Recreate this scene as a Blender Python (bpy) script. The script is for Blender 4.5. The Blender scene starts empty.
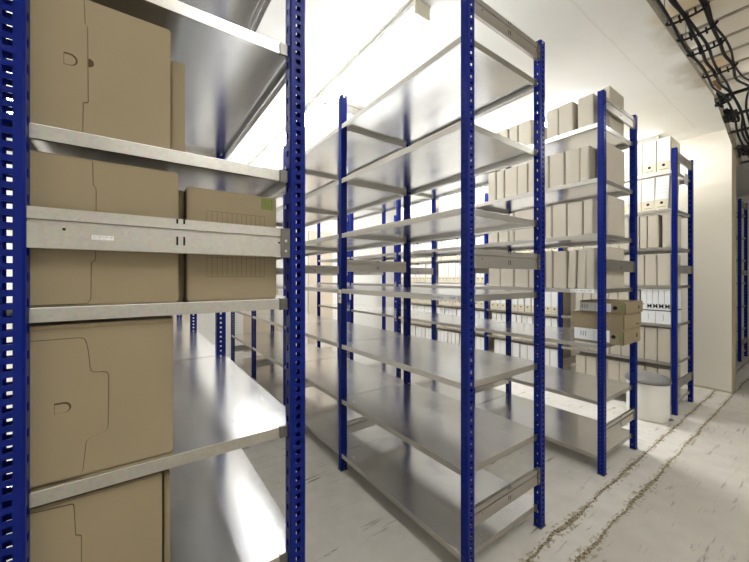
import bpy, bmesh, math, random
from math import sin, cos, pi, radians
random.seed(7)
SC = bpy.context.scene
COL = SC.collection

# ------------------------------------------------------------------ layout (metres)
W, WA, L = 0.617, 0.612, 1.035          # rack depth, bay pitch
XA, XB, XC, XD = -0.712 - WA, 0.0, 1.347, 2.985
PW, PD, H = 0.0466, 0.0364, 2.5
CEIL = 2.95
LEV = [0.12, 0.48, 0.843, 1.21, 1.577, 1.94, 2.30]
LEVA = [0.147, 0.506, 0.866, 1.224, 1.583, 1.938, 2.30]
NB = 4

# ------------------------------------------------------------------ materials
def nt(name):
    m = bpy.data.materials.new(name); m.use_nodes = True
    t = m.node_tree; t.nodes.clear()
    out = t.nodes.new('ShaderNodeOutputMaterial'); b = t.nodes.new('ShaderNodeBsdfPrincipled')
    t.links.new(b.outputs[0], out.inputs[0])
    return m, t, b
def N(t, kind, **kw):
    n = t.nodes.new(kind)
    for k, v in kw.items(): setattr(n, k, v)
    return n
def coords(t, scale=(1, 1, 1), rot=(0, 0, 0), space='Object'):
    c = N(t, 'ShaderNodeTexCoord'); mp = N(t, 'ShaderNodeMapping')
    mp.inputs['Scale'].default_value = scale; mp.inputs['Rotation'].default_value = rot
    t.links.new(c.outputs[space], mp.inputs[0]); return mp.outputs[0]
def noise(t, vec, scale, detail=4, rough=.55, dist=0):
    n = N(t, 'ShaderNodeTexNoise'); n.inputs['Scale'].default_value = scale
    n.inputs['Detail'].default_value = detail; n.inputs['Roughness'].default_value = rough
    n.inputs['Distortion'].default_value = dist
    t.links.new(vec, n.inputs['Vector']); return n.outputs['Fac']
def ramp(t, fac, stops):
    r = N(t, 'ShaderNodeValToRGB'); e = r.color_ramp.elements
    while len(e) < len(stops): e.new(.5)
    for i, (p, c) in enumerate(stops):
        e[i].position = p; e[i].color = c if len(c) == 4 else (*c, 1)
    t.links.new(fac, r.inputs[0]); return r.outputs[0]
def mapr(t, fac, a, b, c, d):
    m = N(t, 'ShaderNodeMapRange'); t.links.new(fac, m.inputs[0])
    for i, v in enumerate((a, b, c, d)): m.inputs[i + 1].default_value = v
    return m.outputs[0]
def mix(t, fac, a, b, mode='MIX'):
    m = N(t, 'ShaderNodeMix', data_type='RGBA', blend_type=mode)
    def put(sock, v):
        if isinstance(v, (tuple, list)): sock.default_value = (*v, 1) if len(v) == 3 else v
        elif isinstance(v, (float, int)): sock.default_value = v
        else: t.links.new(v, sock)
    put(m.inputs[0], fac); put(m.inputs[6], a); put(m.inputs[7], b)
    return m.outputs[2]
def math_(t, op, a, b=0.0):
    m = N(t, 'ShaderNodeMath', operation=op)
    for i, v in enumerate((a, b)):
        if isinstance(v, (float, int)): m.inputs[i].default_value = v
        else: t.links.new(v, m.inputs[i])
    return m.outputs[0]
def bump(t, b, h, strength=.2, dist=.01):
    n = N(t, 'ShaderNodeBump'); n.inputs['Strength'].default_value = strength; n.inputs['Distance'].default_value = dist
    t.links.new(h, n.inputs['Height']); t.links.new(n.outputs[0], b.inputs['Normal'])
def simple(name, col, rough=.5, metal=0, vary=.08, scale=30, spec=.5):
    m, t, b = nt(name)
    v = coords(t); n = noise(t, v, scale)
    lo = tuple(c * (1 - vary) for c in col); hi = tuple(min(1, c * (1 + vary)) for c in col)
    t.links.new(ramp(t, n, [(.3, lo), (.7, hi)]), b.inputs['Base Color'])
    b.inputs['Roughness'].default_value = rough; b.inputs['Metallic'].default_value = metal
    b.inputs['Specular IOR Level'].default_value = spec
    return m
def galv(name, base, rmin, rmax, spang=90):
    m, t, b = nt(name)
    v = coords(t)
    vo = N(t, 'ShaderNodeTexVoronoi'); vo.inputs['Scale'].default_value = spang; t.links.new(v, vo.inputs['Vector'])
    big = noise(t, coords(t, (1.2, .5, 1.2)), 3.0, 3)
    sx = noise(t, coords(t, (40, 2.2, 40)), 2.0, 5, .7)
    c = ramp(t, big, [(.3, tuple(x * .90 for x in base)), (.7, base)])
    c = mix(t, .12, c, vo.outputs['Color'], 'SOFT_LIGHT')
    t.links.new(c, b.inputs['Base Color'])
    b.inputs['Metallic'].default_value = 1.0
    r = math_(t, 'ADD', mapr(t, sx, .3, .7, 0, .05), mapr(t, big, .3, .7, rmin, rmax))
    t.links.new(r, b.inputs['Roughness'])
    bump(t, b, noise(t, coords(t, (1, .25, 1)), 7, 2), .012, .004)
    return m
M = {}
M['steel'] = galv('galvanized_sheet', (.88, .88, .875), .16, .25)
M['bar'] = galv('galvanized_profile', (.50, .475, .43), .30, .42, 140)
M['clip'] = simple('dark_steel_clip', (.16, .15, .14), .4, .8)
M['blue'] = simple('blue_powder_coat', (.0028, .0125, .165), .33, 0, .1, 8, .15)
M['card'] = simple('buff_cardboard', (.305, .244, .152), .8, 0, .05, 4, .25)
M['card2'] = simple('pale_buff_cardboard', (.52, .475, .39), .8, 0, .05, 5, .25)
M['cardin'] = simple('cardboard_gap_shade', (.10, .07, .04), .9, 0, .1, 20, .1)  # shade of gaps and cut-outs put into a dark colour
M['line'] = simple('printed_brown_ink', (.16, .12, .07), .8, 0, .05, 20, .2)
M['green'] = simple('green_print', (.17, .24, .05), .8, 0, .08, 40, .2)
M['green2'] = simple('bright_green_print', (.13, .34, .06), .8, 0, .08, 40, .2)
M['file'] = simple('cream_file_board', (.66, .60, .46), .75, 0, .04, 10, .25)
M['paper'] = simple('white_label_paper', (.78, .79, .785), .7, 0, .02, 12, .3)
M['ink'] = simple('black_ink', (.015, .013, .012), .7, 0, .05, 20, .2)
M['greyink'] = simple('grey_label_print', (.36, .36, .37), .7, 0, .05, 40, .2)
M['redink'] = simple('red_print', (.55, .10, .05), .7, 0, .05, 40, .2)
M['whiteplastic'] = simple('white_plastic', (.80, .78, .72), .38, 0, .03, 5)
M['greyplastic'] = simple('grey_plastic_lid', (.17, .165, .16), .42, 0, .06, 12)
M['cap'] = simple('cream_end_cap', (.62, .58, .46), .5, 0, .05, 10)
M['housing'] = simple('grey_enamel', (.52, .51, .47), .45, 0, .04, 10)
M['tray'] = simple('tray_steel', (.33, .29, .22), .5, .3, .2, 12)
M['cable'] = simple('black_cable', (.012, .011, .011), .6, 0, .2, 20, .25)
M['wood'] = simple('rust_brown_block', (.30, .14, .035), .8, 0, .3, 18)
M['pipe'] = simple('white_pipe', (.7, .69, .64), .5, 0, .04, 8)

def emis(name, col, s):
    m = bpy.data.materials.new(name); m.use_nodes = True; t = m.node_tree; t.nodes.clear()
    o = t.nodes.new('ShaderNodeOutputMaterial'); e = t.nodes.new('ShaderNodeEmission')
    n = noise(t, coords(t), 2.0, 1)
    t.links.new(ramp(t, n, [(.2, col), (.8, tuple(c * .98 for c in col))]), e.inputs[0])
    e.inputs[1].default_value = s; t.links.new(e.outputs[0], o.inputs[0]); return m
M['tube'] = emis('lit_diffuser', (.975, .99, 1.0), 16.5)
M['tubebright'] = emis('lit_diffuser_bright', (.975, .99, 1.0), 27.0)
M['tubefillweak'] = emis('added_fill_diffuser_weak', (.985, .99, .98), 14.0)  # only on added lamps out of sight
M['tubefill'] = emis('added_fill_diffuser', (.985, .99, .98), 24.0)  # only on the added fill lamp behind the camera

def floor_mat():
    m, t, b = nt('worn_floor_coating')
    geo = N(t, 'ShaderNodeNewGeometry'); sep = N(t, 'ShaderNodeSeparateXYZ'); t.links.new(geo.outputs['Position'], sep.inputs[0])
    v = coords(t)
    n1 = noise(t, v, 1.3, 5); n2 = noise(t, v, 9, 6, .6)
    c = ramp(t, n1, [(.3, (.62, .59, .535)), (.7, (.72, .69, .635))])
    c = mix(t, mapr(t, n2, .35, .75, 0, .30), c, (.40, .37, .32))
    # scuffs: long thin streaks along two directions
    def streak(rot, sc, th, col, c, amt):
        s = noise(t, coords(t, sc, (0, 0, rot)), 1.0, 5, .65)
        g = noise(t, coords(t, (1, 1, 1), (0, 0, rot)), 2.3, 2)
        f = math_(t, 'MULTIPLY', mapr(t, s, th, th + .05, 0, amt), mapr(t, g, .45, .6, 0, 1))
        return mix(t, f, c, col), f
    c, f1 = streak(.25, (3.0, 26, 1), .60, (.12, .105, .09), c, .8)
    c, f2 = streak(-.5, (2.5, 30, 1), .62, (.13, .115, .095), c, .75)
    c, f3 = streak(1.35, (2.0, 22, 1), .65, (.18, .155, .12), c, .6)
    # broken grout lines of a removed wall: two running along X, one crossing
    wob = math_(t, 'ADD', mapr(t, noise(t, v, 4, 3, .6), .3, .7, -.010, .010), mapr(t, noise(t, v, 70, 3, .7), .3, .7, -.005, .005))
    yw = math_(t, 'ADD', sep.outputs[1], wob); xw = math_(t, 'ADD', sep.outputs[0], wob)
    wid = mapr(t, noise(t, v, 2.2, 3), .35, .65, .0035, .011)
    def line(coord, at, lim=None, scale=1.0):
        d = math_(t, 'ABSOLUTE', math_(t, 'SUBTRACT', coord, at))
        f = math_(t, 'LESS_THAN', d, math_(t, 'MULTIPLY', wid, scale))
        return f
    l1 = line(yw, -.058); l2 = line(yw, -.198)
    xr = math_(t, 'GREATER_THAN', sep.outputs[0], -.9)
    lines = math_(t, 'MULTIPLY', math_(t, 'MAXIMUM', l1, l2), xr)
    l3 = math_(t, 'MULTIPLY', line(xw, 2.15, None, .35), math_(t, 'GREATER_THAN', sep.outputs[1], -.06))
    l4 = math_(t, 'MULTIPLY', line(xw, 3.55, None, .3), math_(t, 'LESS_THAN', sep.outputs[1], .6))
    l34 = math_(t, 'MAXIMUM', l3, l4)
    aisle = mapr(t, yw, -.205, -.195, 1, 0)
    c = mix(t, math_(t, 'MULTIPLY', aisle, .42), c, (.34, .305, .245))
    gr = noise(t, v, 60, 4, .7)
    chips = math_(t, 'MULTIPLY', math_(t, 'MULTIPLY', math_(t, 'MAXIMUM', line(yw, -.058, None, 3.2), line(yw, -.198, None, 3.2)), xr), mapr(t, noise(t, v, 32, 4, .7), .50, .56, 0, .8))
    c = mix(t, chips, c, (.30, .245, .16))
    gc = ramp(t, gr, [(.36, (.06, .045, .025)), (.5, (.27, .215, .13)), (.64, (.50, .45, .35))])
    c = mix(t, lines, c, gc); c = mix(t, math_(t, 'MULTIPLY', l34, .75), c, (.14, .115, .08))
    t.links.new(c, b.inputs['Base Color'])
    r = mapr(t, n2, .3, .7, .36, .52)
    t.links.new(math_(t, 'ADD', r, math_(t, 'MULTIPLY', lines, .4)), b.inputs['Roughness'])
    hgt = math_(t, 'SUBTRACT', math_(t, 'MULTIPLY', n2, .12), math_(t, 'MULTIPLY', lines, gr))
    bump(t, b, hgt, .5, .008)
    return m
def plaster(name, base, stains=None, patch=None):
    m, t, b = nt(name)
    geo = N(t, 'ShaderNodeNewGeometry'); sep = N(t, 'ShaderNodeSeparateXYZ'); t.links.new(geo.outputs['Position'], sep.inputs[0])
    v = coords(t)
    n1 = noise(t, v, .9, 5); n2 = noise(t, v, 6, 5)
    c = ramp(t, n1, [(.3, tuple(x * .93 for x in base)), (.7, base)])
    c = mix(t, mapr(t, n2, .5, .75, 0, .12), c, tuple(x * .8 for x in base))
    def box(x0, x1, y0, y1, ax=(0, 1), soft=.05):
        wx = math_(t, 'ADD', sep.outputs[ax[0]], mapr(t, n2, .3, .7, -soft, soft))
        wy = math_(t, 'ADD', sep.outputs[ax[1]], mapr(t, n2, .3, .7, -soft, soft))
        f = math_(t, 'MULTIPLY', mapr(t, wx, x0 - soft, x0 + soft, 0, 1), mapr(t, wx, x1 - soft, x1 + soft, 1, 0))
        g = math_(t, 'MULTIPLY', mapr(t, wy, y0 - soft, y0 + soft, 0, 1), mapr(t, wy, y1 - soft, y1 + soft, 1, 0))
        return math_(t, 'MULTIPLY', f, g)
    for (x0, x1, y0, y1, col, amt, ax, soft) in (stains or []):
        c = mix(t, math_(t, 'MULTIPLY', box(x0, x1, y0, y1, ax, soft), amt), c, col)
    t.links.new(c, b.inputs['Base Color']); b.inputs['Roughness'].default_value = .85
    b.inputs['Specular IOR Level'].default_value = .2
    bump(t, b, n2, .12, .02)
    return m
M['floor'] = floor_mat()
XY, XZ, YZ = (0, 1), (0, 2), (1, 2)
M['ceiling'] = plaster('whitewashed_ceiling', (.85, .838, .80), [
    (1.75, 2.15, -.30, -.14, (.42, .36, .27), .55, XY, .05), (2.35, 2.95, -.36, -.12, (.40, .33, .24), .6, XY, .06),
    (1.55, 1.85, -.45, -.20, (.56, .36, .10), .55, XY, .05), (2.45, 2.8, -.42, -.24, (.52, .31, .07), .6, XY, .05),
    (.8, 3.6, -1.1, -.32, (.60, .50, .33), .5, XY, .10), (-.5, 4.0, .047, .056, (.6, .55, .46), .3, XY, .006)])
M['wall'] = plaster('whitewashed_wall', (.80, .765, .69), [(3.6, 5, -1, 6, (.70, .655, .56), .5, (0, 1), .1), (-.2, 3.5, .0, .02, (.35, .28, .12), .8, YZ, .01)])
M['wallend'] = plaster('dark_wall_edge', (.46, .39, .27))  # end face coloured darker than the long face of the wall
M['wallback'] = plaster('whitewashed_back_wall', (.88, .865, .82), [])
M['panel'] = plaster('beige_wall_panel', (.66, .57, .45))

# ------------------------------------------------------------------ mesh builder
class MB:
    def __init__(s): s.v, s.f, s.m, s.mats = [], [], [], []
    def mi(s, mat):
        if mat not in s.mats: s.mats.append(mat)
        return s.mats.index(mat)
    def box(s, x0, x1, y0, y1, z0, z1, mat):
        i = len(s.v); k = s.mi(mat)
        s.v += [(x0, y0, z0), (x1, y0, z0), (x1, y1, z0), (x0, y1, z0), (x0, y0, z1), (x1, y0, z1), (x1, y1, z1), (x0, y1, z1)]
        for q in ((0, 3, 2, 1), (4, 5, 6, 7), (0, 1, 5, 4), (1, 2, 6, 5), (2, 3, 7, 6), (3, 0, 4, 7)):
            s.f.append(tuple(i + a for a in q)); s.m.append(k)
        return s
    def quad(s, a, b, c, d, mat):
        i = len(s.v); s.v += [a, b, c, d]; s.f.append((i, i + 1, i + 2, i + 3)); s.m.append(s.mi(mat)); return s
    def prism(s, pts, fn, t0, t1, mat):
        """extrude 2D polygon pts; fn(u, v, t) -> xyz"""
        i = len(s.v); n = len(pts); k = s.mi(mat)
        s.v += [fn(u, v, t0) for u, v in pts] + [fn(u, v, t1) for u, v in pts]
        s.f.append(tuple(range(i, i + n))); s.m.append(k)
        s.f.append(tuple(range(i + 2 * n - 1, i + n - 1, -1))); s.m.append(k)
        for a in range(n):
            b = (a + 1) % n
            s.f.append((i + a, i + n + a, i + n + b, i + b)); s.m.append(k)
        return s
    def tube(s, pts, r, mat, seg=8, caps=True):
        from mathutils import Vector
        P = [Vector(p) for p in pts]; k = s.mi(mat); base = len(s.v); up = None
        for i, p in enumerate(P):
            d = (P[min(i + 1, len(P) - 1)] - P[max(i - 1, 0)]).normalized()
            if up is None:
                up = Vector((0, 0, 1)) if abs(d.z) < .9 else Vector((1, 0, 0))
            x = d.cross(up).normalized(); up = x.cross(d).normalized()
            for a in range(seg):
                t = 2 * pi * a / seg; q = p + (x * cos(t) + up * sin(t)) * r; s.v.append(tuple(q))
        for i in range(len(P) - 1):
            for a in range(seg):
                b = (a + 1) % seg; o = base + i * seg
                s.f.append((o + a, o + b, o + seg + b, o + seg + a)); s.m.append(k)
        if caps:
            s.f.append(tuple(base + a for a in range(seg))[::-1]); s.m.append(k)
            o = base + (len(P) - 1) * seg; s.f.append(tuple(o + a for a in range(seg))); s.m.append(k)
        return s
    def lathe(s, prof, mat, seg=40):
        i = len(s.v); k = s.mi(mat)
        for r, z in prof:
            for a in range(seg): s.v.append((r * cos(2 * pi * a / seg), r * sin(2 * pi * a / seg), z))
        for j in range(len(prof) - 1):
            for a in range(seg):
                b = (a + 1) % seg
                s.f.append((i + j * seg + a, i + j * seg + b, i + (j + 1) * seg + b, i + (j + 1) * seg + a)); s.m.append(k)
        return s
    def mesh(s, name, bevel=0, smooth=False, seg=1):
        me = bpy.data.meshes.new(name); me.from_pydata(s.v, [], s.f)
        for m in s.mats: me.materials.append(M[m])
        for p, k in zip(me.polygons, s.m): p.material_index = k
        bm = bmesh.new(); bm.from_mesh(me)
        bmesh.ops.recalc_face_normals(bm, faces=bm.faces)
        if bevel: bmesh.ops.bevel(bm, geom=bm.edges[:], offset=bevel, segments=seg, affect='EDGES', clamp_overlap=True)
        bm.to_mesh(me); bm.free()
        if smooth:
            for p in me.polygons: p.use_smooth = True
        return me
    def build(s, name, parent=None, loc=(0, 0, 0), **kw):
        return link(name, s.mesh(name, **kw), parent, loc)
def link(name, data, parent=None, loc=(0, 0, 0), rz=0):
    o = bpy.data.objects.new(name, data); COL.objects.link(o); o.location = loc; o.rotation_euler.z = rz
    if parent: o.parent = parent
    return o
def thing(name, label, cat, loc=(0, 0, 0), rz=0, group=None, data=None):
    o = link(name, data, None, loc, rz); o['label'] = label; o['category'] = cat
    if group: o['group'] = group
    return o
def struct(o): o['kind'] = 'structure'; return o

# ------------------------------------------------------------------ rack components
def perforated(mb, p, q, z0, z1, hw, hh, pitch, zoff, nrm, t, mat):
    """upright strip from p to q (xy) with one column of rectangular holes, double walled"""
    (px, py), (qx, qy) = p, q; l = math.hypot(qx - px, qy - py); dx, dy = (qx - px) / l, (qy - py) / l
    S = [0, l / 2 - hw, l / 2 + hw, l]
    def at(sv, z, o): return (px + dx * sv + nrm[0] * o, py + dy * sv + nrm[1] * o, z)
    for o in (0, t):
        mb.quad(at(S[0], z0, o), at(S[1], z0, o), at(S[1], z1, o), at(S[0], z1, o), mat)
        mb.quad(at(S[2], z0, o), at(S[3], z0, o), at(S[3], z1, o), at(S[2], z1, o), mat)
    z = z0; c = z0 + zoff; cuts = []
    while c - hh < z1:
        cuts.append((c - hh, min(c + hh, z1))); c += pitch
    for a, b in cuts + [(z1, z1)]:
        if a > z:
            for o in (0, t): mb.quad(at(S[1], z, o), at(S[2], z, o), at(S[2], a, o), at(S[1], a, o), mat)
        if a < b:
            for sv in (S[1], S[2]): mb.quad(at(sv, a, 0), at(sv, a, t), at(sv, b, t), at(sv, b, 0), mat)
            mb.quad(at(S[1], a, 0), at(S[2], a, 0), at(S[2], a, t), at(S[1], a, t), mat)
            if b < z1: mb.quad(at(S[1], b, 0), at(S[2], b, 0), at(S[2], b, t), at(S[1], b, t), mat)
        z = b
def post_mesh(mirror, dz=0.0):
    mb = MB(); f = (lambda x: PW - x) if mirror else (lambda x: x); sg = -1 if mirror else 1; c = .004; t = .002
    P = lambda x, y: (f(x), y)
    perforated(mb, P(0, PD), P(0, c), .004, H, .0025, .0025, .025, .02 + dz, (sg, 0), t, 'blue')         # outer flange
    perforated(mb, P(c, 0), P(PW - c, 0), .004, H, .0068, .0066, .025, .0125 + dz, (0, 1), t, 'blue')    # front web
    perforated(mb, P(t, .027), P(PW - t, .027), .004, H, .0068, .0066, .025, .0125 + dz, (0, 1), .0015, 'blue')    # inner web
    perforated(mb, P(PW, c), P(PW, PD), .004, H, .0062, .009, .05, .03 + dz, (-sg, 0), t, 'blue')        # inner flange
    for a, b in ((P(0, c), P(c, 0)), (P(PW, c), P(PW - c, 0))):
        mb.quad((*a, .004), (*b, .004), (*b, H), (*a, H), 'blue')
    return mb.mesh('post')
POST = {False: post_mesh(False), True: post_mesh(True)}
FOOT = MB().box(-.003, PW + .003, -.003, PD + .003, 0, .006, 'clip').box(.004, PW - .004, .004, PD - .004, .006, .03, 'clip').mesh('foot_plate', .0008)

def shelf_mesh(w):
    mb = MB(); th = .0016; lip = .029; ret = .016
    x0, x1 = .003, w - .003; ya, yb = PD + .001, L - .001; ye0, ye1 = .021, L + .0125
    xi0, xi1 = PW + .002, w - PW - .002
    mb.box(x0, x1, ya, yb, -th, 0, 'steel')
    mb.box(xi0, xi1, ye0, ya, -th, 0, 'steel'); mb.box(xi0, xi1, yb, ye1, -th, 0, 'steel')
    for xs, d in ((x0, 1), (x1, -1)):                                   # long side lips, return flanges
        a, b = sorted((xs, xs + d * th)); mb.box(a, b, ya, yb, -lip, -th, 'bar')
        a, b = sorted((xs + d * th, xs + d * ret)); mb.box(a, b, ya, yb, -lip, -lip + th, 'steel')
        a, b = sorted((xs + d * (ret - th), xs + d * ret)); mb.box(a, b, ya, yb, -lip + th, -lip + .009, 'steel')
    for ys, d in ((ye0, 1), (ye1, -1)):                                 # end lips
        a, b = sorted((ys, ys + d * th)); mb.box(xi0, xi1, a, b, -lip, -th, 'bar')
        a, b = sorted((ys + d * th, ys + d * .012)); mb.box(xi0, xi1, a, b, -lip, -lip + th, 'steel')
    for xs in (xi0, xi1):                                               # notch cheeks beside the posts
        a, b = xs - th / 2, xs + th / 2
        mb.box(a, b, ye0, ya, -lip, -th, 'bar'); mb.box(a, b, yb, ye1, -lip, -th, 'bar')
    return mb.mesh('shelf')
def clip_mesh(): return MB().box(-.011, .011, -.002, .004, -.031, .001, 'clip').box(-.011, -.008, .004, .012, -.031, .001, 'clip').mesh('shelf_clip', .0006)
CLIP = clip_mesh()
def tie_mesh(w):
    mb = MB(); a, b = PW + .001, w - PW - .001
    prof = [(.004, 0), (.004, .0495), (.010, .051), (.010, .0545), (.004, .056), (.004, .079), (.018, .079), (.018, .0775), (.0055, .0775), (.0055, .0575), (.0115, .055), (.0115, .050), (.0055, .048), (.0055, .0015), (.018, .0015), (.018, 0)]
    mb.prism(prof, lambda u, v, t: (t, u, v), a, b, 'bar')
    for x in (a + .05, b - .032): mb.box(x, x + .005, .0034, .0041, .036, .041, 'ink')
    for x in (0.0, .014): mb.box(w / 2 - x, w / 2 - x + .004, .0033, .0041, .018, .038, 'ink'); mb.box(w / 2 - x, w / 2 - x + .004, .0033, .0041, .068, .0785, 'ink')
    return mb.mesh('tie_bar')
def tieclip_mesh(): return MB().box(-.013, .013, .001, .0035, -.002, .078, 'clip').box(-.004, .004, -.001, .001, .012, .020, 'bar').box(-.004, .004, -.001, .001, .040, .048, 'bar').mesh('tie_bracket', .0006)
TCLIP = tieclip_mesh()
SH = {w: shelf_mesh(w) for w in (W, WA)}; TI = {w: tie_mesh(w) for w in (W, WA)}

def rack(x, w, lev, label, nb=NB, y=0.0, ties=(.235, 1.325, 2.392), skip=()):
    root = thing('shelving_rack', label, 'shelf rack', (x, y, 0))
    for i in range(nb + 1):
        for right in (False, True):
            p = link('post', POST[right], root, (w - PW if right else 0, i * L, 0))
            link('foot_plate', FOOT, p)
        for z in ties:
            tb = link('tie_bar', TI[w], root, (0, i * L, z))
            if i == 0:
                link('tie_bracket', TCLIP, tb, (w - PW - .013, 0, 0))
    for i in range(nb):
        for j, z in enumerate(lev):
            if (i, j) in skip: continue
            s = link('shelf', SH[w], root, (0, i * L, z))
            if i == 0:
                link('shelf_clip', CLIP, s, (w - PW - .012, .0185, 0))
    return root

RA = rack(XA, WA, LEVA, 'nearest blue and steel shelving rack at left, holding large cardboard boxes', ties=(.25, 1.340, 2.392))
RB = rack(XB, W, LEV, 'empty blue and galvanised steel shelving rack standing in the middle')
RC = rack(XC, W, LEV, 'blue shelving rack with buff boxes on its upper shelves and a box stack sticking out')
RD = rack(XD, W, LEV, 'rearmost blue shelving rack full of white spined files, beside the round bin')
RE = rack(6.42, W, LEV, 'dark shelving rack in the dim room beyond the end of the white wall', nb=2)
RE2 = None

# stickers on the racks
def sticker(parent, name, x0, x1, y, z0, z1, marks, face='y', label=None):
    mb = MB()
    if face == 'y':
        mb.box(x0, x1, y - .0006, y, z0, z1, 'paper')
        for a, b, c, d, m in marks: mb.box(x0 + a * (x1 - x0), x0 + b * (x1 - x0), y - .0009, y - .0006, z0 + c * (z1 - z0), z0 + d * (z1 - z0), m)
    else:   # on an x = const face, running along y
        mb.box(y - .0006, y, x0, x1, z0, z1, 'paper')
        for a, b, c, d, m in marks: mb.box(y - .0009, y - .0006, x0 + a * (x1 - x0), x0 + b * (x1 - x0), z0 + c * (z1 - z0), z0 + d * (z1 - z0), m)
    o = mb.build(name, parent)
    if label: o['label'] = label
    return o
def textmarks(n, a, b, c, d, m='greyink', seed=1):
    r = random.Random(seed); out = []; u = a; w = (b - a) / n
    for i in range(n):
        if r.random() < .85: out.append((u + w * .1, u + w * r.uniform(.5, .85), c + (d - c) * r.uniform(0, .2), d - (d - c) * r.uniform(0, .25), m))
        u += w
    return out
sticker(RA, 'sticker', .142, .178, .0036, 1.340 + .021, 1.340 + .030, textmarks(12, .05, .95, .45, .85, 'greyink', 3) + textmarks(9, .05, .6, .1, .3, 'greyink', 4), label='small white printed sticker')
sticker(RB, 'load_label', .055, .205, .0028, 1.181, 1.209, textmarks(12, .55, .96, .3, .7, 'greyink', 5) + textmarks(5, .08, .3, .3, .7, 'greyink', 6), 'x', 'white printed load label')
sticker(RC, 'load_label', .055, .205, .0028, 1.183, 1.208, textmarks(12, .35, .96, .3, .7, 'greyink', 8) + textmarks(4, .08, .25, .3, .7, 'greyink', 9), 'x', 'white printed load label')
sticker(RB, 'level_tag', L - .002, L + .036, -.0004, 1.115, 1.205, [(.4, .75, .62, .74, 'ink'), (.4, .75, .30, .42, 'ink')], 'x', 'white tag with two dark marks')
sticker(RC, 'level_tag', 3 * L, 3 * L + .036, -.0004, .98, 1.06, [(.4, .7, .3, .4, 'ink')], 'x', 'white tag')
mbt = MB().box(.33, .46, .012, .016, 2.215, 2.325, 'paper'); c_ = mbt.build('end_card', RD); c_['label'] = 'blank white card'

# ------------------------------------------------------------------ cardboard boxes at the near rack end
def card_box(name, label, x0, x1, y0, d, z, h, mat='card', group=None, bev=.0028, rz=0, seam=True, cat='box'):
    """upright archive box; origin at base front-left corner"""
    w = x1 - x0
    root = thing(name, label, cat, (x0, y0, z), rz, group)
    mb = MB(); mb.box(0, w, 0, d, 0, h, mat)
    mb.build('body', root, bevel=bev, seg=2)
    return root
def xz(mb, pts, y0, y1, mat): mb.prism(pts, lambda u, v, t: (u, t, v), y0, y1, mat)
def dshape(cx, cz, w, h, n=8):
    pts = [(cx - w / 2, cz - h / 2)]
    for i in range(n + 1):
        a = -pi / 2 + pi * i / n; pts.append((cx + w / 2 - h / 2 + h / 2 * cos(a), cz + h / 2 * sin(a)))
    pts.append((cx - w / 2, cz + h / 2)); return pts
def rounded(pts, r=.006, n=4):
    out = []; N_ = len(pts)
    for i in range(N_):
        a, b, c = pts[i - 1], pts[i], pts[(i + 1) % N_]
        l1 = math.hypot(a[0] - b[0], a[1] - b[1]); l2 = math.hypot(c[0] - b[0], c[1] - b[1]); q = min(r, l1 / 2.1, l2 / 2.1)
        p1 = (b[0] + (a[0] - b[0]) / l1 * q, b[1] + (a[1] - b[1]) / l1 * q); p2 = (b[0] + (c[0] - b[0]) / l2 * q, b[1] + (c[1] - b[1]) / l2 * q)
        for k in range(n + 1):
            t = k / n; out.append(tuple((1 - t) ** 2 * p1[j] + 2 * t * (1 - t) * b[j] + t * t * p2[j] for j in (0, 1)))
    return out
def flap(root, pts, name='flap', r=.006, t=.0022):
    mb = MB(); xz(mb, rounded(pts, r), -t, -.0002, 'card')
    o = mb.build(name, root); rp = rounded(pts, r); n = len(rp); out = []
    for i in range(n):                                                  # shade of the seam gap, drawn as a thin dark outline around the flap
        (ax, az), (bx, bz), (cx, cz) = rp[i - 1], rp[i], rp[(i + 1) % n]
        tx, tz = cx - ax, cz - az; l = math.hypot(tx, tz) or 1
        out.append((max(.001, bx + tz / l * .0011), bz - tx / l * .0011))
    e = MB(); xz(e, out, -.0004, -.0001, 'cardin'); e.build('gap_outline', o)
    return o
def dhole(root, cx, cz, w, h, y=-.0022):
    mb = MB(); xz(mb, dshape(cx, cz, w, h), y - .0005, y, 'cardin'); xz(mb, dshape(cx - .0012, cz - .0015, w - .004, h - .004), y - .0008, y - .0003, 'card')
    return mb.build('finger_hole', root)
G1 = 'large cardboard boxes on the near rack'
X0, YF = -1.300, .0405
# topmost box: flap on the left with D cut-out
zb = LEVA[4]
b1 = card_box('cardboard_box', 'tall cardboard box with D cut-out, on the highest laden shelf at left', X0, -1.0405, YF, .36, zb, .292, group=G1)
wb = -1.048 - X0
sx = .104
flap(b1, [(.002, .004), (sx - .004, .004), (sx - .003, .070), (sx + .005, .072), (sx + .004, .232), (sx, .236), (sx - .002, .289), (.002, .289)], r=.002)
dhole(b1, .082, .152, .022, .025)
mb = MB(); xz(mb, [(sx + .006 + .009 * cos(a), .157 + .009 * sin(a)) for a in [-pi / 2 + pi * i / 8 for i in range(9)]], -.0008, -.0001, 'cardin'); mb.build('thumb_notch', b1)
card_box('cardboard_box', 'second cardboard box standing just behind the tall one with D cut-out', -1.0345, -1.004, .10, .32, zb, .255, group=G1)
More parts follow.
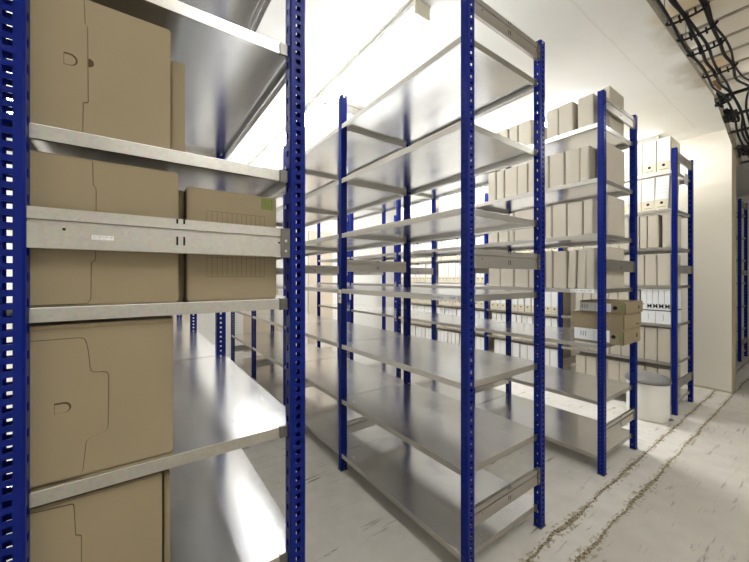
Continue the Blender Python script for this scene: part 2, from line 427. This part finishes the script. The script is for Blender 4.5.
# middle shelf
zb = LEVA[3]
b2 = card_box('cardboard_box', 'cardboard box behind the double steel bar, at left of the printed one', X0, -1.0245, YF, .38, zb, .312, group=G1)
flap(b2, [(.002, .004), (.107, .004), (.113, .012), (.114, .092), (.121, .096), (.122, .250), (.117, .256), (.116, .309), (.002, .309)], r=.004)
card_box('cardboard_box', 'narrow cardboard box wedged deep between the two behind the steel bar', -1.0195, -1.0065, .10, .30, zb, .285, group=G1)
b3 = card_box('cardboard_box', 'cardboard box with printed table and green barcode behind the steel bar', -1.004, -.776, .062, .34, zb, .289, group=G1)
mb = MB()
gx0, gx1 = .045, .193
def hl(z): mb.box(gx0, gx1, -.0004, -.0001, z - .0004, z + .0004, 'line')
def vl(x, za, zc): mb.box(x - .0004, x + .0004, -.0004, -.0001, za, zc, 'line')
for z in (.062, .112, .232): hl(z)
mb2 = None
for i in range(13): vl(gx0 + (gx1 - gx0) * i / 12, .062, .232 if i in (0, 12) else (.232))
mb.build('printed_table', b3)
mb = MB()
for i in range(13):
    ww = (.0018, .0026, .0012)[i % 3]; xx = .184 + i * .00275
    mb.box(xx, xx + ww, -.0004, -.0001, .252, .283, 'green')
mb.build('barcode', b3)
# lower box with stepped flap
zb = LEVA[2]
b4 = card_box('cardboard_box', 'cardboard box with stepped flap and D slot, under the bare middle shelf', X0, -1.0355, YF, .38, zb, .318, group=G1)
flap(b4, [(.002, .004), (.100, .004), (.106, .075), (.142, .085), (.143, .212), (.113, .214), (.109, .262), (.104, .290), (.002, .290)], r=.010, t=.003)
dhole(b4, .070, .150, .026, .022, -.003)
mb = MB().box(-.001, (-1.0355 - X0) + .001, -.004, .38, .312, .3205, 'card'); mb.build('lid', b4, bevel=.001)
# bottom box
zb = LEVA[1]
b5 = card_box('cardboard_box', 'cardboard box with plain flap on the lowest laden shelf at left', X0, -1.0575, YF, .38, zb, .316, group=G1)
flap(b5, [(.002, .004), (.098, .004), (.098, .235), (.089, .237), (.086, .305), (.002, .312)], r=.004)
card_box('cardboard_box', 'slim cardboard box just behind the lowest one at left', -1.0525, -1.040, .06, .34, zb, .300, group=G1)

# ------------------------------------------------------------------ buff boxes on rack C
_cache = {}
def upright_mesh(w, d, h, mat, spine=True):
    """box with spine facing -X: spans x 0..d, y 0..w, z 0..h, lid seam and board edges modelled"""
    k = (round(w, 3), round(d, 3), round(h, 3), mat)
    if k in _cache: return _cache[k]
    mb = MB(); mb.box(0, d, 0, w, 0, h, mat)
    me = mb.mesh('archive_box', bevel=.0025, seg=2); 
    bm = bmesh.new(); bm.from_mesh(me); me2 = MB()
    me2.box(-.0012, -.0001, .006, w - .006, .006, h - .006, mat)         # glued spine board
    me2.box(.004, d - .006, -.0012, -.0001, .006, h * .62, mat)          # tuck flap on the end
    m3 = me2.mesh('tmp'); bm.from_mesh(m3); bm.to_mesh(me); bm.free(); bpy.data.meshes.remove(m3)
    _cache[k] = me; return me
ORD = ['first', 'second', 'third', 'fourth', 'fifth', 'sixth', 'seventh', 'eighth', 'ninth', 'tenth', 'eleventh', 'twelfth', 'thirteenth', 'fourteenth']
SHN = {6: 'top', 5: 'second', 4: 'third', 3: 'fourth', 2: 'fifth', 1: 'sixth', 0: 'lowest'}
def c_boxes(lev, spans, h, ends, xf=1.385, d=.33, hv=None):
    spans = sorted(spans)
    allb = [('end',) + e for e in ends] + [('row',) + s for s in spans]
    n = 0
    for s in spans:
        y0, y1 = s[0], s[1]; tilt = s[2] if len(s) > 2 else 0
        hh = h + (s[3] if len(s) > 3 else random.uniform(-.006, .004))
        o = thing('archive_box', 'buff archive box on the %s shelf of the box-laden rack, %s behind the end box' % (SHN[lev], ORD[n]), 'box', (xf + random.uniform(0, .012), y0, LEV[lev]), 0, 'buff archive boxes on the %s shelf' % SHN[lev], upright_mesh(y1 - y0 - .003, d, hh, 'card2'))
        if tilt:
            o.rotation_euler.x = radians(tilt)
            if tilt > 0: o.location.y += 0.0
            else: o.location.z += 0.0
        n += 1
    for e in ends:
        x0, x1, y0, y1, z0, hh, lab = e
        o = thing('archive_box', lab, 'box', (x0, y0, z0), 0, None, upright_mesh(y1 - y0, x1 - x0, hh, 'card2'))
LC = LEV
c_boxes(6, [(.075, .175), (.205, .303), (.307, .392), (.512, .618), (.626, .70), (.71, .79), (.80, .88)], .225, [(1.53, 1.785, .030, .072, LC[6], .300, 'tall buff box standing above the others at the aisle end of the top shelf')])
c_boxes(5, [(.102, .160), (.164, .262), (.268, .372), (.376, .403), (.41, .535), (.541, .625), (.631, .742), (.748, .82), (.826, .90)], .248, [(1.48, 1.80, .030, .092, LC[5], .262, 'buff box at the aisle end of the second shelf, beside the blue post')])
c_boxes(4, [(.078, .138), (.145, .244), (.252, .350), (.356, .402), (.408, .482), (.488, .655), (.661, .70), (.71, .80), (.806, .90)], .238, [(1.50, 1.80, .030, .070, LC[4], .272, 'buff box at the aisle end of the third shelf, beside the blue post')])
c_boxes(3, [(.068, .122, 0), (.128, .185, 2.2), (.193, .245, 2.2), (.252, .345, 0), (.352, .40, 0), (.406, .53, 0), (.536, .655, 0), (.661, .78, 0), (.786, .90)], .272, [(1.47, 1.79, .030, .062, LC[3], .286, 'buff box at the aisle end of the fourth shelf, behind the steel tie bar')])

# stack of three flat boxes sticking out towards the aisle
def flat_box(label, x0, y0, z, w, ln, h, rz, kind):
    root = thing('archive_box', label, 'box', (x0, y0, z), rz, 'box stack sticking out of the rack')
    MB().box(0, w, 0, ln, 0, h, 'card').build('body', root, bevel=.0025, seg=2)
    # lid panel edge on the short end facing the aisle
    MB().box(.003, w - .003, -.0015, -.0002, .006, h - .010, 'card').build('end_flap', root, bevel=.0004)
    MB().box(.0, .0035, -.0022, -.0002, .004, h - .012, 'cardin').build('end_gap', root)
    if kind == 'label':
        mb = MB(); mb.box(-.0007, -.0001, .078, ln - .008, .010, h - .012, 'paper')
        for a in (.22, .235, .25): mb.box(-.0010, -.0006, a, a + .006, h * .35, h * .68, 'greyink')
        mb.box(-.0010, -.0006, .17, .172, .014, h - .016, 'greyink')
        mb.build('spine_label', root)
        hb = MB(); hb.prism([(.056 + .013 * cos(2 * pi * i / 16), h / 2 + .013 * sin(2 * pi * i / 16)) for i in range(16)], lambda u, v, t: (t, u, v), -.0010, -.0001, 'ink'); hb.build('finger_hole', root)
        g = MB()
        for q in range(4): g.box(-.0009, -.0001, .012, .024, h * .24 + q * h * .14, h * .24 + q * h * .14 + h * .09, 'green2')
        g.build('green_print', root)
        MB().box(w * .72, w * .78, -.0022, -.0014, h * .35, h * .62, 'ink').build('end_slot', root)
    else:
        MB().box(w * .68, w * .88, -.0020, -.0014, h * .22, h * .28, 'ink').build('end_print', root)
    return root
SX, SY = 1.452, -.074
zs = LEV[2]
flat_box('flat archive box with white label and green print, bottom of the protruding stack', SX, SY, zs, .315, .305, .101, 0, 'label')
flat_box('plain flat archive box in the middle of the protruding stack', SX - .004, SY - .002, zs + .1015, .318, .312, .099, 0, 'plain')
flat_box('flat archive box with white label, topmost of the protruding stack', SX + .010, SY - .006, zs + .201, .325, .272, .079, 0, 'label')

# ------------------------------------------------------------------ files on rack D
FH, FD = .318, .33
def file_mesh(w, h, kind):
    k = ('file', round(w, 3), h, kind)
    if k in _cache: return _cache[k]
    mb = MB(); mb.box(0, FD, 0, w, 0, h, 'file' if kind == 'white' else 'card2')
    me = mb.mesh('box_file', bevel=.0018)
    if kind == 'white':
        q = MB(); q.box(-.0006, .0, .005, w - .005, .092, h - .004, 'paper')
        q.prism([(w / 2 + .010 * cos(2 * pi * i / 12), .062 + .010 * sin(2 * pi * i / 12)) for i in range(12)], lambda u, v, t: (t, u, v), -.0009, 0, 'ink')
        q.box(-.0005, 0, w * .2, w * .8, .026, .030, 'greyink')
    else:
        q = MB(); q.box(-.0008, 0, .004, w - .004, .004, h - .005, 'card2')
    m3 = q.mesh('tmp')
    off = len(me.materials); base = [m.name for m in me.materials]
    bm = bmesh.new(); bm.from_mesh(me); n0 = len(bm.faces); bm.from_mesh(m3); bm.faces.ensure_lookup_table()
    for m in m3.materials: me.materials.append(m)
    for f in bm.faces[n0:]: f.material_index += off
    bm.to_mesh(me); bm.free(); bpy.data.meshes.remove(m3)
    _cache[k] = me; return me
def near_file(label, y, z, w, h, tilt=0, grp=None, x=3.0):
    root = thing('box_file', label, 'box file', (x, y, z), 0, grp); root.rotation_euler.x = radians(tilt)
    MB().box(0, FD, 0, w, 0, h, 'file').build('body', root, bevel=.0018)
    mb = MB(); mb.box(-.0007, -.0001, .003, w - .003, .098, h - .004, 'paper')
    for zz in (.16, .19, .22, .25, .28): mb.box(-.0009, -.0006, w * .18, w * .82, zz, zz + .0015, 'greyink')
    mb.build('spine_label', root)
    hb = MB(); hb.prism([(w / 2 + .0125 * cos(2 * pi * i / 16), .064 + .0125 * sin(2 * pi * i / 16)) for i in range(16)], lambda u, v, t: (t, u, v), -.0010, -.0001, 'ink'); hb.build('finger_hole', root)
    MB().box(-.0007, -.0001, w * .2, w * .8, .022, .027, 'green').build('green_print', root)
gD = 'white spined files on the rear rack'
# bay 1, top two shelves
for i, y in enumerate([.046, .155, .262, .370, .478, .586, .694, .80, .90]):
    near_file('cream file with white label on the rear rack top shelf, %s from the aisle' % ORD[i], y, LEV[6], .104 if i < 7 else .095, .325, 0, gD)
for i, y in enumerate([.052, .166, .274, .380, .486, .592, .698, .80, .90]):
    near_file('cream file with white label on rear rack second shelf, %s from the aisle%s' % (ORD[i], ', leaning slightly' if i < 2 else ''), y + (.012 if i == 0 else 0), LEV[5], .104 if i < 7 else .095, .318, (2.2 if i == 0 else 0), gD)
def plain(lev, spans, x=3.0, h=FH, nm=None):
    for i, (a, b) in enumerate(spans):
        thing('archive_box', 'plain buff archive box on the rear rack %s shelf, %s from the aisle' % (SHN[lev], ORD[i]), 'box', (x + random.uniform(0, .006), a, LEV[lev]), 0, 'plain buff boxes on the rear rack', upright_mesh(b - a - .003, .33, h + random.uniform(-.004, .002), 'card2'))
def spans(y0, y1, w, jit=.006):
    out = []; y = y0
    while y + w < y1:
        ww = w + random.uniform(-jit, jit); out.append((y, y + ww)); y += ww + .003
    return out
plain(4, [(.040, .110)] + [(.137, .222), (.226, .285)] + spans(.29, .99, .082), h=.32)
plain(3, spans(.045, .99, .098), h=.300)
plain(2, [(.285, .372), (.376, .47)] + spans(.474, .90, .085), h=.318)
plain(1, spans(.045, .94, .10), h=.318)
plain(0, spans(.045, .94, .10), h=.29)
# white files on top of two low white cartons (fifth shelf, aisle end)
z5 = LEV[2]
for i, (a, b) in enumerate([(.045, .158), (.161, .272)]):
    thing('white_carton', 'low white carton under the slim files, %s from the aisle' % ORD[i], 'box', (3.0, a, z5), 0, None, MB().box(0, .36, 0, b - a, 0, .120, 'paper').box(-.0008, 0, (b - a) * .46, (b - a) * .50, .03, .09, 'greyink').mesh('white_carton', bevel=.0012))
thing('black_strip', 'thin black strip lying between the white cartons and slim white files', 'board', (2.998, .043, z5 + .1205), 0, None, MB().box(0, .36, 0, .232, 0, .008, 'ink').mesh('black_strip', bevel=.0008))  # black slab drawn for the dark line between cartons and files
def slim_file(i, y, w):
    mb = MB(); mb.box(0, .36, 0, w, 0, .205, 'paper'); me = mb.mesh('slim_file', bevel=.0012)
    root = thing('slim_file', 'slim white file with black mark above the black strip, %s from the aisle' % ORD[i], 'file', (3.0, y, z5 + .129), 0, 'slim white files')
    link('body', me, root)
    g = MB(); a, b = w * .12, w * .88
    if i < 4:
        g.box(-.0008, -.0001, a, a + w * .24, .018, .058, 'ink'); g.box(-.0008, -.0001, b - w * .24, b, .018, .058, 'ink'); g.box(-.0008, -.0001, a, b, .030, .046, 'ink')
    else: g.box(-.0008, -.0001, w * .4, w * .6, .048, .058, 'ink')
    g.build('black_mark', root)
for i in range(5): slim_file(i, .048 + i * .0455, .043)
# bays 2..4
BAY = {1: 'second', 2: 'third', 3: 'fourth'}
for bay in (1, 2, 3):
    for lev in range(7):
        y = bay * L + .045 + random.uniform(0, .01); n = 0; end = (bay + 1) * L - .02
        wbase = (.078, .092, .070)[(bay + lev) % 3]
        while y + wbase < end and n < 13:
            w = wbase
            o = thing('box_file', 'white spined file, %s from the aisle in %s bay, %s shelf of rearmost rack' % (ORD[n], BAY[bay], SHN[lev]), 'box file', (3.0 + random.choice((0, 0, .004, .008)), y, LEV[lev]), 0, gD, file_mesh(w, .318 if lev else .30, 'white'))
            y += w + (.0045 if random.random() < .85 else .016); n += 1

# ------------------------------------------------------------------ bin
bn = thing('pedal_bin', 'round white bin with grey domed lid on the floor beside the rear rack', 'bin', (2.757, .155, 0))
MB().lathe([(0, .004), (.145, .004), (.152, .0), (.157, .010), (.158, .05), (.159, .325), (.156, .331), (.14, .331)], 'whiteplastic', 56).build('body', bn, smooth=True)
MB().lathe([(.15, .329), (.166, .331), (.171, .339), (.170, .350), (.162, .366), (.140, .384), (.10, .397), (.05, .404), (.001, .406)], 'greyplastic', 56).build('lid', bn, smooth=True)
MB().box(-.02, .02, -.183, -.150, .018, .03, 'greyplastic').build('pedal', bn, bevel=.004)

# ------------------------------------------------------------------ room shell
def slab(name, x0, x1, y0, y1, z0, z1, mat):
    return struct(MB().box(x0, x1, y0, y1, z0, z1, mat).build(name))
YB, YFR, XL, XR = 5.15, -3.0, -3.6, 9.0
slab('floor', XL, XR, YFR, YB, -.12, 0, 'floor')
slab('ceiling', XL, XR, YFR, YB, CEIL, CEIL + .12, 'ceiling')
slab('wall_back', XL - .15, XR + .15, YB, YB + .15, -.12, CEIL + .12, 'wallback')
slab('wall_front', XL - .15, XR + .15, YFR - .15, YFR, -.12, CEIL + .12, 'wallback')
slab('wall_left', XL - .15, XL, YFR, YB, -.12, CEIL + .12, 'wallback')
slab('wall_far', XR, XR + .15, YFR, YB, -.12, CEIL + .12, 'wallback')
mbw = MB().box(4.27, 4.52, -.183, YB, 0, CEIL, 'wall'); mbw.box(4.272, 4.522, -.187, -.183, 0, CEIL, 'wallend')
struct(mbw.build('wall_right'))
# beige panels set against the back wall
for i, (a, b, z1) in enumerate([(-.95, -.42, 2.1), (.42, 1.02, 1.15), (1.62, 2.15, 2.2)]):
    struct(MB().box(a, b, YB - .035, YB, 0, z1, 'panel').build('trim_%d' % (i + 1), bevel=.004))

# ------------------------------------------------------------------ lights
def luminaire(x, y, ln, label, grp, tube='tube'):
    root = thing('ceiling_light', label, 'ceiling light', (x, y, CEIL), 0, grp)
    MB().box(-.018, .128, 0, ln, -.012, 0, 'housing').box(-.004, .114, 0, ln, -.050, -.012, 'housing').build('housing', root, bevel=.002)
    mb = MB(); mb.prism([(.004, -.050), (.004, -.082), (.012, -.091), (.098, -.091), (.106, -.082), (.106, -.050)], lambda u, v, t: (u, t, v), .016, ln - .016, tube); mb.build('diffuser', root)
    for a in (-.004, ln - .014): MB().box(-.007, .117, a, a + .018, -.095, -.0125, 'cap').build('end_cap', root, bevel=.003)
    return root
nth = ['nearest', 'middle', 'farthest']
for i, y in enumerate((.575, 1.83, 3.085)):
    luminaire(.243, y, 1.24, '%s of three lit tube lights on the ceiling above the empty middle rack' % nth[i], 'ceiling lights above the middle rack')
for i, y in enumerate((.55, 1.805, 3.06)):
    luminaire(2.36, y, 1.24, '%s lit tube light on the ceiling above the aisle beside the rear rack' % nth[i], 'ceiling lights before the rear rack', 'tubebright')
for i, y in enumerate((1.5, 2.755)):  # unseen lamps added for more light on the left
    luminaire(-2.1, y, 1.24, '%s unseen tube light added as fill on the ceiling left of the nearest rack' % ('nearer', 'farther')[i], 'added fill lights left of the near rack', 'tubebright')
luminaire(3.86, .35, 1.24, 'unseen tube light added between the rear rack and white wall to brighten it', None, 'tubefillweak')  # lamp added out of sight to lift the white wall
luminaire(-.5, -2.3, 1.24, 'unseen tube light added as fill over the wide aisle behind the viewer', None, 'tubefill')  # fill lamp added behind the camera
luminaire(2.95, -1.75, 1.24, 'unseen tube light added as fill over the wide aisle near the white wall', None, 'tubefillweak')  # fill lamp added outside the view for the right side

# ------------------------------------------------------------------ cable tray and cables
tr = thing('cable_tray', 'steel ladder cable tray hung below the ceiling at upper right', 'cable tray', (0, 0, 2.76))
TX0, TX1, TY0, TY1 = .75, 2.69, -.90, -.30
def rail(y, s):
    prof = [(0, -.03), (.016 * s, -.03), (.016 * s, -.027), (.003 * s, -.027), (.003 * s, .027), (.016 * s, .027), (.016 * s, .03), (0, .03)]
    mb = MB(); mb.prism(prof, lambda u, v, t: (t, y + u, v), TX0, TX1, 'tray')
    mb.prism(prof, lambda u, v, t: (TX1 + t, y + u, v - .307 * t), 0, 1.15, 'tray'); return mb.build('rail', tr)
rail(TY1, -1); rail(TY0, 1)
RX = [.87, 1.11, 1.35, 1.57, 1.80, 2.0, 2.2, 2.45]
for x in RX: MB().box(x - .009, x + .009, TY0, TY1, -.022, -.012, 'tray').build('rung', tr, bevel=.001)
for q in (.02, .28, .52, .78, 1.05): MB().box(TX1 + q - .014, TX1 + q + .014, TY0, TY1, -.03 - .307 * q, -.012 - .307 * q, 'cable').build('rung', tr, bevel=.001)
for x in (1.35, 1.8, 2.45): MB().box(x - .004, x + .004, TY1 - .006, TY1 - .002, .03, .19, 'tray').build('hanger', tr)
for x in (.95, 2.45): MB().box(x - .004, x + .004, TY0 + .002, TY0 + .006, .03, .19, 'tray').build('hanger', tr)
for bx, by in ((1.06, -.285), (2.93, -.262)): thing('support_block', 'rust brown block beside the cable tray %s' % ('top corner of the picture' if bx < 2 else 'bend'), 'block', (bx, by, CEIL), 0, None, MB().box(-.07, .07, -.03, .03, -.05, 0, 'wood').mesh('support_block', bevel=.004))
def spl(P, n=8):
    from mathutils import Vector
    P = [Vector(p) for p in P]; out = []
    for i in range(len(P) - 1):
        a, b, c, d = P[max(i - 1, 0)], P[i], P[i + 1], P[min(i + 2, len(P) - 1)]
        for k in range(n):
            t = k / n; out.append(.5 * ((2 * b) + (c - a) * t + (2 * a - 5 * b + 4 * c - d) * t * t + (3 * b - a - 3 * c + d) * t ** 3))
    out.append(P[-1]); return [tuple(p) for p in out]
ci = 0
cl = ['thick black cable running along the tray next to its left rail', 'thick black cable second from the left rail of the tray', 'black cable third from the left rail of the tray', 'black cable fourth from the left rail, sagging between rungs', 'thin black cable fifth from the left rail of the tray']
for i, (y, r) in enumerate([(-.325, .0075), (-.375, .0085), (-.395, .0075), (-.455, .0085), (-.475, .006)]):
    pts = [(TX0, y + random.uniform(-.01, .01), 2.7395 - r)]
    for x in RX[1:]: pts.append((x, y + random.uniform(-.012, .012), 2.7395 - r))
    y2 = y - random.uniform(-.02, .06)
    pts += [(2.69, y2, 2.722), (2.95, y2 - .02, 2.64), (3.25, y2 + random.uniform(-.03, .03), 2.55), (3.60, y2 - .03, 2.44), (3.82, y2 - .05, 2.37)]
    mb = MB(); mb.tube(spl(pts), r, 'cable'); thing('cable', cl[i], 'cable', (0, 0, 0), 0, 'black cables on the tray', mb.mesh('cable', smooth=True))
# loops hanging over from the right
lab = ['outermost', 'second', 'third', 'fourth', 'fifth', 'innermost']
for i in range(6):
    o = i * .045
    pts = [(2.05 + o * .5, -.87, 2.77), (2.22 + o * .6, -.70 - o * .2, 2.74), (2.55 + o * .5, -.52 - o * .55, 2.70 - o * .2), (2.85, -.45 - o * .8, 2.66), (3.2, -.44 - o * .8, 2.56), (3.55, -.40 - o, 2.46), (3.82, -.44 - o, 2.39)]
    mb = MB(); mb.tube(spl(pts), .0075, 'cable'); thing('cable', '%s of the black cables looping over the bend of the tray' % lab[i], 'cable', (0, 0, 0), 0, 'black cable loops', mb.mesh('cable', smooth=True))
# saddle clamps holding the cables down
for k, x in enumerate((1.35, 1.57, 1.80, 2.2)):
    mb = MB()
    mb.tube(spl([(x, -.312, 2.738), (x, -.322, 2.716), (x + .006, -.38, 2.712), (x, -.46, 2.714), (x, -.485, 2.738)], 4), .007, 'cable', 6)
    for q in range(5): mb.tube([(x - .01 + random.uniform(-.02, .02), -.335 - q * .033, 2.736), (x + random.uniform(-.025, .025), -.34 - q * .033, 2.70)], .005, 'cable', 5)
    o = mb.build('cable_clamp', tr, (0, 0, -2.76))
for k, (x, y, z) in enumerate([(2.75, -.33, 2.735), (2.98, -.34, 2.66), (3.55, -.36, 2.49)]):
    mb = MB(); r = random.Random(k)
    for q in range(7):
        a = [(x + r.uniform(-.05, .05), y + r.uniform(-.05, .04), z + r.uniform(-.06, .05)) for _ in range(4)]
        mb.tube(spl(a, 4), .010, 'cable', 6)
    thing('cable_knot', ['tangle of black cable ties at the tray bend', 'bunch of black cable ends below the tray bend', 'bunch of black cable at the lower end of the tray'][k], 'cable', (0, 0, 0), 0, None, mb.mesh('cable_knot', smooth=True))

# white pipe far behind
# ------------------------------------------------------------------ camera and view
cam = bpy.data.cameras.new('camera'); co = bpy.data.objects.new('camera', cam); COL.objects.link(co)
co.location = (-1.1095, -.8922, 1.282); co.rotation_euler = (pi / 2, 0, -.6214)
cam.sensor_fit = 'HORIZONTAL'; cam.sensor_width = 36; cam.lens = 36 * 334.31 / 749; cam.shift_y = -3.0 / 749; cam.clip_start = .02
SC.camera = co
w = bpy.data.worlds.new('world'); SC.world = w; w.use_nodes = True
w.node_tree.nodes['Background'].inputs[0].default_value = (.02, .02, .02, 1)
vs = SC.view_settings; SC.display_settings.display_device = 'sRGB'
vs.view_transform = 'Standard'; vs.look = 'None'; vs.gamma = 1; vs.exposure = 1.52; vs.use_curve_mapping = False
SC.cycles.max_bounces = 10; SC.cycles.diffuse_bounces = 6; SC.cycles.glossy_bounces = 5
SC.cycles.sample_clamp_indirect = 8
